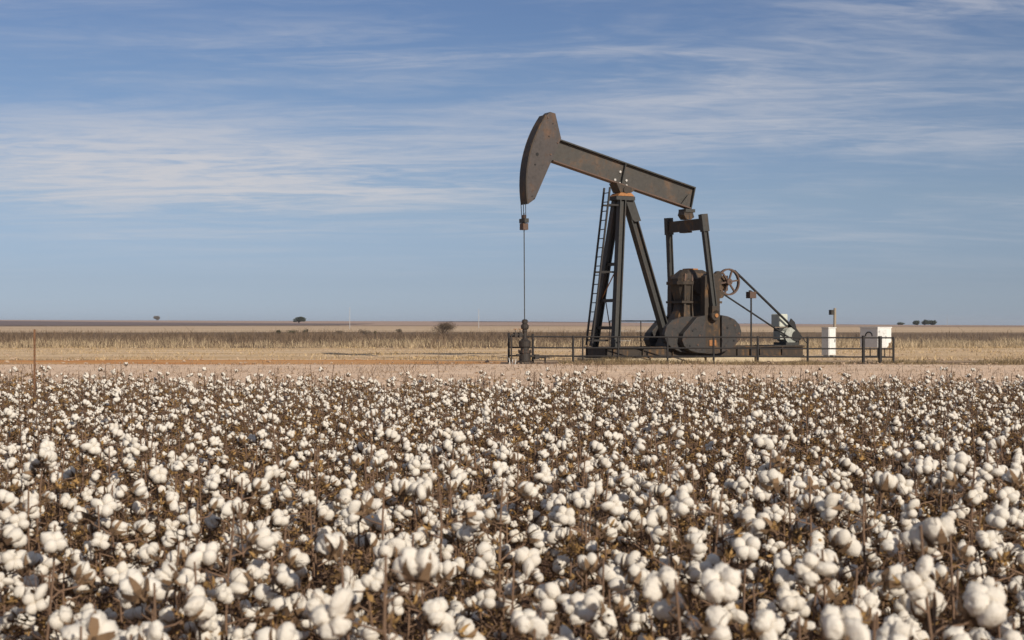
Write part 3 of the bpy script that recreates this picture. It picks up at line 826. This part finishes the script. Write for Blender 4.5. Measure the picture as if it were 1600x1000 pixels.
# drive wheel, belts, motor
DW = (10.49, 3.65, .42)          # s, z, t
dw = MB()
n = 36; rad = .62
prof = [(rad, -.07), (rad, .07), (rad - .075, .07), (rad - .075, -.07)]
vs = []; fs = []
for k in range(n):
    a = 6.28319 * k / n
    for r_, y_ in prof: vs.append((DW[0] + r_ * math.cos(a), -DW[2] + y_, DW[1] + r_ * math.sin(a)))
for k in range(n):
    for j in range(4):
        fs.append((k * 4 + j, k * 4 + (j + 1) % 4, ((k + 1) % n) * 4 + (j + 1) % 4, ((k + 1) % n) * 4 + j))
dw.add(vs, fs); dwo = dw.build('drive_wheel', M['rustwheel'], J)
MB().lathe([(.15, -.12), (.15, .12), (.06, .16)], (DW[0], -DW[2], DW[1]), 14, 'y').build('wheel_hub', M['rustwheel'], dwo)
for k in range(6):
    a = k * 1.0472 + .15; c_ = Vector((DW[0], -DW[2], DW[1])); d_ = Vector((math.cos(a), 0, math.sin(a)))
    MB().bar(c_ + d_ * .12, c_ + d_ * .56, .07, .075, (0, 1, 0)).build('wheel_spoke', M['rustwheel'], dwo)
MB().lathe([(.05, -.42), (.05, .02)], (DW[0], .2 - DW[2] + .1, DW[1]), 10, 'y').build('wheel_shaft', M['jack'], dwo)
MS = (14.42, 1.16, .42)          # motor sheave s, z, t
cw_ = Vector((DW[0], -DW[2], DW[1])); cm_ = Vector((MS[0], -MS[2], MS[1])); dd = (cm_ - cw_).normalized(); nn = Vector((-dd.z, 0, dd.x))
if nn.z < 0: nn = -nn
MB().bar(cw_ + nn * .63, cm_ + nn * .235 + dd * .1, .13, .06, nn).build('belt', M['black'], J)
MB().bar(cw_ - nn * .63, cm_ - nn * .235, .11, .045, nn).build('belt', M['black'], J)
MB().tube([cm_ + nn * .235 + dd * .1, JP(15.0, .6, .80)], .025, 6).build('brake_cable', M['black'], J)
MB().lathe([(.235, -.07), (.235, .07), (.1, .1)], tuple(cm_), 18, 'y').build('motor_sheave', M['black'], J)
mo = MB().lathe([(.20, -.62), (.33, -.58), (.36, -.1), (.33, .16), (.14, .22)], (14.2, .15, 1.18), 18, 'y').build('motor', M['motor'], J)
for k in range(7):
    MB().lathe([(.385, 0), (.385, .03)], (14.2, -.42 + k * .09, 1.18), 18, 'y').build('cooling_fin', M['motor'], mo)
MB().box((13.85, -.45, .735), (14.6, .45, .86)).build('motor_foot', M['jack'], mo)
MB().box((13.62, -.3, 1.0), (13.88, .2, 1.38)).build('terminal_box', M['motor'], mo)
MB().box((13.66, -.22, 1.58), (14.16, .42, 2.20)).build('motor_control_box', M['boxgreen'], J, .05)
MB().box((13.72, -.1, 1.36), (14.1, .3, 1.55)).build('box_bracket', M['black'], J)
gd = MB()
gd.prism([(14.24, 1.30), (14.10, 1.62), (14.30, 1.98), (14.52, 1.80), (14.62, 1.5), (14.86, 1.25), (14.90, 1.0), (14.66, .88), (14.42, 1.05)], -.30, -.24)
gd.build('belt_guard', M['black'], J)
MB().box((14.45, -.2, .735), (14.85, .5, 1.32)).build('slide_rail_mount', M['black'], J)
MB().tube([JP(11.36, .98, .2), JP(11.36, .98, 3.04)], .04, 8).build('belt_post', M['pipe'], J)
MB().box((11.22, -1.08, 2.9), (11.58, -.78, 3.2)).build('idler_box', M['rustwheel'], J)
MB().bar(JP(11.3, .95, 3.22), JP(11.95, .40, 3.13), .1, .1).build('idler_arm', M['jack'], J)

# skid
for sg in (1, -1):
    MB().ibeam(JP(3.6, sg * .86, .47), JP(14.5, sg * .86, .47), .26, .50, (0, 0, 1), .05, .06).build('skid_rail', M['gear'], J)
for s_ in (3.68, 4.9, 6.3, 11.0, 12.4, 13.5, 14.4):
    MB().box((s_ - .08, -.72, .24), (s_ + .08, .72, .70)).build('skid_crossmember', M['gear'], J)
MB().box((12.9, -.8, .722), (14.55, .8, .735)).build('motor_deck', M['jack'], J)
for s_ in (5.4, 7.0, 10.6, 11.9, 13.2):
    MB().box((s_ - .02, -.98, .285), (s_ + .02, -.89, .655)).build('rail_stiffener', M['gear'], J)

# concrete footing
cp = tag(empty('concrete_footing', (WELL[0], WELL[1], 0), YAW), 'low tan concrete footing under the pump jack skid', 'footing')
x = 3.3
for L in (2.3, 2.9, 2.7, 2.6):
    MB().box((x, -1.12, -.1), (x + L, 1.12, .215)).build('block', M['concrete'], cp, .015); x += L + .12

# pipe guard on the far side of the cranks
gdr = tag(empty('crank_guard', (WELL[0], WELL[1], 0), YAW), 'thin dark pipe guard frame with wires on the far side of the cranks', 'guard frame')
for s_ in (5.6, 7.3, 8.35, 10.4):
    MB().tube([JP(s_, -2.0, 0), JP(s_, -2.0, 1.86)], .026, 6).build('post', M['pipe'], gdr)
MB().tube([JP(5.6, -2.0, 1.86), JP(10.4, -2.0, 1.86)], .03, 6).build('rail', M['pipe'], gdr)
for z in (.5, .95, 1.4):
    MB().tube([JP(5.6, -2.0, z), JP(10.4, -2.0, z)], .009, 4).build('wire', M['galv'], gdr)

# ------------------------------------------------------------------ wellhead
WH = tag(empty('wellhead', (WELL[0], WELL[1], 0), YAW), 'dark oily wellhead of stacked flanges under the polished rod', 'wellhead')
WH.scale = (.84, .84, 1.0)
MB().lathe([(.42, 0), (.42, .12), (.30, .16), (.29, .46), (.27, .5)], n=20).build('casing_base', M['wellhead'], WH)
MB().lathe([(.34, .50), (.34, .60)], n=20).build('flange', M['wellhead'], WH)
MB().lathe([(.22, .60), (.22, .72), (.30, .76), (.31, .98), (.20, 1.04), (.14, 1.10)], n=20).build('tubing_head', M['wellhead'], WH)
MB().lathe([(.11, 1.10), (.10, 1.36), (.13, 1.40), (.12, 1.5)], n=14).build('pumping_tee', M['wellhead'], WH)
MB().lathe([(.17, 1.50), (.20, 1.56), (.20, 1.66), (.14, 1.72), (.11, 1.76)], n=14).build('stuffing_box', M['wellhead'], WH)
MB().lathe([(.15, 1.76), (.15, 1.88), (.08, 1.92)], n=14).build('gland_cap', M['wellhead'], WH)
for k in range(8):
    a = k * .785
    MB().lathe([(.03, .48), (.03, .64)], (.32 * math.cos(a), .32 * math.sin(a), 0), 6).build('stud', M['rustwheel'], WH)
MB().tube([(0, 0, 1.26), (-.75, .0, 1.26)], .045, 8).build('flow_pipe', M['wellhead'], WH)
for x_ in (-.28, -.55):
    v_ = MB().box((x_ - .08, -.09, 1.17), (x_ + .08, .09, 1.36)).build('valve', M['wellhead'], WH)
    MB().tube([(x_, 0, 1.36), (x_, 0, 1.5)], .018, 6).build('valve_stem', M['wellhead'], v_)
    MB().lathe([(.09, 1.49), (.09, 1.515)], (x_, 0, 0), 12).build('handwheel', M['rust'], v_)
MB().tube([(-.75, 0, 1.26), (-.78, 0, 1.2), (-.78, 0, .02)], .045, 8).build('flow_pipe', M['wellhead'], WH)
MB().tube([(.25, 0, .36), (1.15, 0, .30)], .055, 8).build('side_pipe', M['wellhead'], WH)
v_ = MB().box((.55, -.1, .22), (.8, .1, .42)).build('valve', M['wellhead'], WH)
MB().tube([(1.15, 0, .30), (1.2, 0, .28), (1.2, 0, .02)], .05, 8).build('side_pipe', M['wellhead'], WH)
MB().tube([(-.25, 0, .40), (-.48, 0, .40)], .05, 8).build('plug_outlet', M['wellhead'], WH)

# ------------------------------------------------------------------ pipe railing in front of the jack
FY = 61.25
FX = lambda px: (px - 800) / FPX * FY
FE = tag(empty('pipe_railing', (0, FY, 0)), 'dark three-rail pipe railing along the front of the pump jack', 'railing')
for px, top, r_ in ((795, 1.34, .05), (832.5, 1.30, .05), (895.5, 1.22, .05), (910.5, 1.14, .035), (966, 1.14, .045), (1043, 1.17, .045), (1115, 1.17, .045),
                    (1184, 1.20, .05), (1262, 1.18, .05), (1349, 1.22, .07), (1375, 1.20, .085), (1396, 1.17, .05)):
    MB().tube([(FX(px), 0, -.15), (FX(px), 0, top)], r_, 8).build('post', M['pipe'], FE)
for z in (1.155, .68, .325):
    MB().tube([(FX(795), 0, z + .03), (FX(895), .0, z + .012), (FX(1115), 0, z), (FX(1262), 0, z - .02), (FX(1396), 0, z - .03)], .032, 8).build('rail', M['pipe'], FE)
# ------------------------------------------------------------------ cabinets and pole behind the railing
def px_at(px, Y): return (px - 800) / FPX * Y


cb = tag(empty('electrical_cabinet', (px_at(1295, 72), 72, 0), YAW), 'narrow tall grey and white electrical cabinet behind the railing', 'cabinet')
MB().box((-.02, 0, .14), (.46, .52, 1.52)).build('body', M['cabinet'], cb, .012)
MB().box((-.05, -.03, 1.522), (.49, .55, 1.56)).build('lid', M['cabinet'], cb)
MB().box((.03, -.018, .2), (.41, -.001, 1.46)).build('door', M['white'], cb)
MB().box((.36, -.04, .8), (.39, -.019, .95)).build('handle', M['black'], cb)
MB().tube([(.50, .2, -.05), (.50, .2, 1.1), (.47, .2, 1.15)], .025, 6).build('conduit', M['galv'], cb)
for x_ in (.03, .36):
    MB().box((x_, .05, -.05), (x_ + .06, .45, .14)).build('leg', M['galv'], cb)
pl = tag(empty('light_pole', (px_at(1304, 74), 74, 0), YAW), 'short wooden pole with a small lamp box beside the electrical cabinet', 'pole')
MB().tube([(0, 0, -.2), (.02, 0, 2.55)], .085, 8, taper=.8).build('shaft', M['wood'], pl)
MB().box((-.30, -.1, 2.2), (-.10, .1, 2.46)).build('lamp_box', M['jack'], pl)
MB().box((-.14, -.04, 2.32), (-.06, .04, 2.38)).build('bracket', M['jack'], pl)

tk = tag(empty('tank_box', (px_at(1371.5, 70), 70, 0), YAW), 'large white box tank on thin pipe legs at the end of the railing', 'tank')
MB().prism([(0, .55), (.62, .55), (.90, .86), (.90, 1.53), (0, 1.53)], 0, 1.25).build('body', M['white'], tk, .02)
MB().box((-.03, -.03, 1.531), (.93, 1.28, 1.58)).build('lid', M['white'], tk, .012)
MB().box((.08, -.02, .62), (.56, -.002, 1.46)).build('front_panel', M['cabinet'], tk)
MB().box((.50, -.035, 1.0), (.53, -.021, 1.14)).build('latch', M['black'], tk)
for z_ in (.75, 1.3):
    MB().box((.06, -.03, z_), (.10, -.021, z_ + .09)).build('hinge', M['galv'], tk)
MB().tube([(.74, -.02, .80), (.74, -.05, .60), (.74, -.05, -.05)], .022, 6).build('drain_pipe', M['tpost'], tk)
hd = [(-.012, .62 + .24 * math.cos(a), 1.12 + .2 * math.sin(a)) for a in [R(x) for x in range(0, 181, 20)]]
MB().tube(hd, .03, 6).build('arched_handle', M['black'], tk)
for x_, y_ in ((.08, .1), (.55, .1), (.08, 1.12), (.55, 1.12)):
    MB().tube([(x_, y_, -.1), (x_, y_, .55)], .03, 6).build('leg', M['pipe'], tk)
MB().box((.05, .06, .1), (.6, 1.16, .14)).build('tray', M['pipe'], tk)

# ------------------------------------------------------------------ field edge: rusty post, weed stalk, white stubs
tp = tag(empty('fence_post', (px_at(54, 19.0), 19.0, 0)), 'thin rusty steel post standing alone at the far left field edge', 'post')
MB().box((-.0125, -.004, -.2), (.0125, .004, 1.635)).build('face', M['tpost'], tp)
MB().box((-.004, .004, -.2), (.004, .03, 1.63)).build('web', M['tpost'], tp)
for i in range(20):
    MB().box((-.010, -.012, .25 + i * .065), (.010, -.004, .265 + i * .065)).build('stud', M['tpost'], tp)

wd_ = tag(empty('weed_stalk', (px_at(685, 19.3), 19.3, 0)), 'tall thin dead weed stalk rising above the cotton edge', 'weed')
MB().tube([(0, 0, 0), (.01, 0, .8), (-.005, 0, 1.2), (.012, 0, 1.56)], .007, 5, taper=.3).build('stem', M['twig'], wd_)
for z, sx in ((.95, .1), (1.1, -.12), (1.25, .08), (1.38, -.06), (1.47, .05)):
    MB().tube([(.005, 0, z), (sx * .6, .01, z + .08), (sx, 0, z + .16)], .004, 4, taper=.3).build('twig', M['twig'], wd_)
for i, (px, Y, h) in enumerate(((797.5, 58.2, .34), (801, 58.3, .27), (804, 58.1, .30))):
    o = MB().tube([(0, 0, -.05), (.06 * (i - 1), 0, h)], .02, 7, taper=.6).build('marker_stub', M['cabinet'])
    o.location = (px_at(px, Y), Y, 0)
    tag(o, ['leftmost short white pipe stub in the soil before the wellhead', 'middle short white pipe stub in the soil before the wellhead', 'rightmost short white pipe stub in the soil before the wellhead'][i], 'pipe stub', 'white stubs before the wellhead')


# ------------------------------------------------------------------ grass, weeds and twigs (uncountable)
def blades(name, n, xr, yr, hr, wr, mat, dens=None, lean=.35, label='', cat='grass', zoff=0.0):
    X = rng.uniform(*xr, n); Y = rng.uniform(*yr, n)
    if dens is not None:
        keep = rng.random(n) < dens(X, Y); X, Y = X[keep], Y[keep]; n = len(X)
    CH = np.array([mnoise.noise(Vector((x / 2.6, y / 5.0, 9.1))) for x, y in zip(X, Y)])
    CL = np.array([mnoise.noise(Vector((x / 11.0, y / 20.0, 4.7))) for x, y in zip(X, Y)])
    H = rng.uniform(*hr, n) * np.clip(.84 + .7 * CH + .45 * CL, .25, 1.3) * rng.uniform(.6, 1.1, n); W = rng.uniform(*wr, n); a = rng.uniform(0, 6.28, n); la = rng.uniform(0, 6.28, n); le = H * rng.uniform(0, lean, n)
    Z = terr(X, Y) + zoff
    base = np.stack([X, Y, Z - .02], 1); side = np.stack([np.cos(a), np.sin(a), 0 * a], 1) * W[:, None]
    m = base + np.stack([le * .35 * np.cos(la), le * .35 * np.sin(la), H * .6], 1); tip = base + np.stack([le * np.cos(la), le * np.sin(la), H], 1)
    V = np.stack([base - side, base + side, m + side * .8, m - side * .8, tip], 1).reshape(-1, 3)
    k = np.arange(n)[:, None] * 5
    F = np.concatenate([k + [0, 1, 2], k + [0, 2, 3], k + [3, 2, 4]], 1).reshape(-1, 3)
    o = link_mesh(name, raw_mesh(name, V, F, M[mat])); tag(o, label, cat, kind='stuff')
    return o


def patch(sc, seed, lo, hi):
    def f(X, Y):
        v = np.array([mnoise.noise(Vector((x / sc, y / sc * 2.2, seed))) for x, y in zip(X, Y)])
        return np.clip((v * .5 + .5 - lo) / (hi - lo), 0, 1)
    return f


blades('dry_grass', 100000, (-60, 60), (98.5, 122), (.2, .8), (.007, .018), 'drygrass', (lambda q: (lambda X, Y: np.clip(q(X, Y) + .35 * smooth(12, 34, X), 0, 1) * np.clip((Y - 98) / 6, .04, 1)))(patch(3.2, 1.5, .42, .70)), 1.1, label='band of tall pale dry grass beyond the track', cat='grass')
blades('brown_weeds', 90000, (-90, 90), (101, 215), (.5, 1.3), (.008, .026), 'weeds', (lambda q: (lambda X, Y: q(X, Y) * (1 - .88 * smooth(10, 30, X))))(patch(6, 5.5, .30, .62)), .9, label='brown band of standing dead weeds among and behind the dry grass', cat='weeds')
blades('pad_grass', 34000, (2.0, 26), (57.8, 61.9), (.08, .38), (.006, .014), 'lowgrass', patch(1.5, 2.5, .42, .64), 1.2, 'low dull dry grass at the foot of the railing', 'grass')
blades('track_grass', 80000, (-45, 45), (66, 101), (.04, .24), (.008, .02), 'strawgrass', patch(4, 8.5, .42, .66), 1.3, 'sparse short dry grass on the pale track', 'grass', .05)
blades('stubble_twigs', 26000, (-24, 24), (30, 59.5), (.06, .34), (.005, .011), 'twig', patch(1.5, 4.5, .3, .75), 2.0, 'dead twigs and stubble on the pinkish soil', 'twigs', .05)


def clods(name, n, xr, yr, sr, mat, label, dens=None):
    X = rng.uniform(*xr, n); Y = rng.uniform(*yr, n)
    if dens is not None:
        keep = rng.random(n) < dens(X, Y); X, Y = X[keep], Y[keep]; n = len(X)
    v0, f0 = ICO[1]; S = rng.uniform(*sr, n) * rng.uniform(.4, 1, n)
    V = v0[None] * (1 + .35 * rng.normal(size=(n, len(v0), 1))) * S[:, None, None] * np.array([1.3, 1, .6]) + np.stack([X, Y, terr(X, Y) + .065 + S * .2], 1)[:, None]
    F = (f0[None] + np.arange(n)[:, None, None] * len(v0)).reshape(-1, 3)
    tag(link_mesh(name, raw_mesh(name, V.reshape(-1, 3), F, M[mat])), label, 'clods', kind='stuff')


clods('soil_clods', 7000, (-24, 26), (30, 60.5), (.02, .075), 'clod', 'pale soil clods scattered over the pinkish ground', patch(2, 12.5, .35, .75))
clods('track_clods', 5000, (-40, 45), (60, 101), (.02, .09), 'clod', 'tan clods scattered over the track and dirt road', patch(4, 15.5, .4, .8))


# ------------------------------------------------------------------ trees and bushes
def tree(name, loc, wdt, hgt, trunk_h, mat, label, cat, n=900, leaf=.35, flat=.6, group=None, seed=0, lobes=7):
    r = np.random.default_rng(seed); rr = random.Random(seed)
    t = tag(empty(name, loc), label, cat, group)
    tk_ = MB(); tk_.tube([(0, 0, -.3), (.02 * wdt, 0, trunk_h * .6), (0, 0, hgt * .55)], wdt * .035, 7, taper=.45)
    for i in range(5):
        a = i * 1.256 + rr.random(); z0 = max(trunk_h * .7, .1)
        tk_.tube([(0, 0, z0), (wdt * .16 * math.cos(a), wdt * .16 * math.sin(a), z0 + (hgt - z0) * .35), (wdt * .3 * math.cos(a), wdt * .3 * math.sin(a), z0 + (hgt - z0) * .62)], wdt * .018, 5, taper=.35)
    tk_.build('trunk', M['bark'], t)
    cs = []
    for i in range(lobes):
        a = rr.uniform(0, 6.28); q = rr.uniform(.1, .34) * wdt
        cs.append((q * math.cos(a), q * math.sin(a), trunk_h + (hgt - trunk_h) * rr.uniform(.3, .68), rr.uniform(.16, .27) * wdt))
    cs.append((0, 0, trunk_h + (hgt - trunk_h) * .55, .3 * wdt))
    ci = r.integers(0, len(cs), n); cc = np.array(cs)[ci]
    d = r.normal(size=(n, 3)); d /= np.linalg.norm(d, axis=1)[:, None]; rad = cc[:, 3] * r.uniform(.45, 1.05, n)
    p = cc[:, :3] + d * rad[:, None] * np.array([1, 1, min(1.0, .9 * (hgt - trunk_h) / (wdt * .62))]); p[:, 2] = np.clip(p[:, 2], trunk_h * .55, hgt)
    u = r.normal(size=(n, 3)); u /= np.linalg.norm(u, axis=1)[:, None]; v = np.cross(u, r.normal(size=(n, 3))); v /= np.linalg.norm(v, axis=1)[:, None]
    s = leaf * r.uniform(.5, 1.2, n)[:, None]
    V = np.stack([p - u * s, p + v * s * flat, p + u * s, p - v * s * flat], 1).reshape(-1, 3); k = np.arange(n)[:, None] * 4
    link_mesh('crown', raw_mesh('crown', V, k + np.array([[0, 1, 2, 3]]), M[mat]), t)
    return t


def ground_at(px, Y):
    X = px_at(px, Y); return (X, Y, float(terr(X, Y)))


tree('round_tree', ground_at(467, 1150), 10.5, 6.6, 1.6, 'darktree', 'dark round tree on the plain, larger of the two on the left horizon', 'tree', 1400, .55, seed=3)
tree('small_tree', ground_at(245, 2150), 11, 7.5, 1.0, 'greytree', 'tiny grey tree on the skyline at the far left', 'tree', 900, .7, seed=4)
tree('bare_bush', ground_at(692, 212), 4.6, 2.15, .3, 'bushtwig', 'bare grey brown round bush left of the pump jack', 'bush', 6000, .11, .14, seed=5, lobes=9)
for i, (px, Y, wdt, hgt, lab) in enumerate(((1433, 1250, 9.5, 4.6, 'left tree of the dark clump on the right horizon'), (1445, 1240, 10.5, 5.2, 'middle tree of the dark clump on the right horizon'),
                                            (1456, 1260, 9.0, 4.6, 'right tree of the dark clump on the right horizon'), (1408, 1500, 9.5, 3.0, 'small low dark tree left of the clump on the right horizon'))):
    tree('horizon_tree', ground_at(px, Y), wdt, hgt, .2, 'darktree', lab, 'tree', 900, .6, group='trees on the right horizon', seed=20 + i)
for i, (px, Y, wdt, hgt, mt, lab) in enumerate(((435, 245, 1.1, .8, 'darktree', 'small round shrub left of the low dark hedge shrub'), (458, 240, 2.6, .85, 'darktree', 'low wide dark shrub below the round horizon tree'),
                                                (478, 240, 1.3, 1.15, 'darktree', 'taller dark shrub at the right end of the low wide shrub'),
                                                (533, 235, 1.8, .8, 'greytree', 'leftmost low brown shrub in the row left of the bare bush'), (570, 230, 2.0, 1.1, 'greytree', 'widest low brown shrub in the row left of the bare bush'),
                                                (586, 238, .9, .7, 'darktree', 'small dark shrub in the row left of the bare bush'), (623, 240, 1.3, 1.0, 'greytree', 'low brown shrub nearest the bare bush'))):
    tree('low_shrub', ground_at(px, Y), wdt, hgt, .1, mt, lab, 'shrub', 500, .10, .35, 'low shrubs beyond the weeds', 40 + i, 5)

# utility poles far off
for px, Y, h, lab in ((546.5, 520, 7.6, 'pale utility pole on the plain right of the dark round tree'), (748, 560, 7.4, 'faint utility pole on the plain just left of the pump jack'),
                      (1480, 1050, 8.5, 'faint distant utility pole on the right horizon'), (263, 1700, 10, 'faint distant utility pole beside the tiny grey tree')):
    t = tag(empty('utility_pole', ground_at(px, Y)), lab, 'utility pole', 'utility poles on the plain')
    MB().tube([(0, 0, -.5), (0, 0, h)], .13, 6, taper=.65).build('shaft', M['galv'], t)
    MB().lathe([(.12, h), (.16, h + .1), (.06, h + .22)], n=8).build('insulator', M['galv'], t)

# ------------------------------------------------------------------ thin dry haze over the whole plain
hm = bpy.data.materials.new('haze'); hm.use_nodes = True
ht = NT(hm.node_tree); ht.n.remove(ht.n['Principled BSDF'])
pv = ht.add('ShaderNodeVolumePrincipled'); pv.inputs['Color'].default_value = (0.86, 0.91, 1.0, 1)
pv.inputs['Density'].default_value = 0.00008; pv.inputs['Anisotropy'].default_value = 0.2
ht.l.new(pv.outputs[0], ht.n['Material Output'].inputs['Volume'])
hz = MB().box((-6200, -200, -21), (6200, 9200, 26)).build('haze', hm); hz['kind'] = 'stuff'; hz['label'] = 'thin pale haze lying over the whole plain'
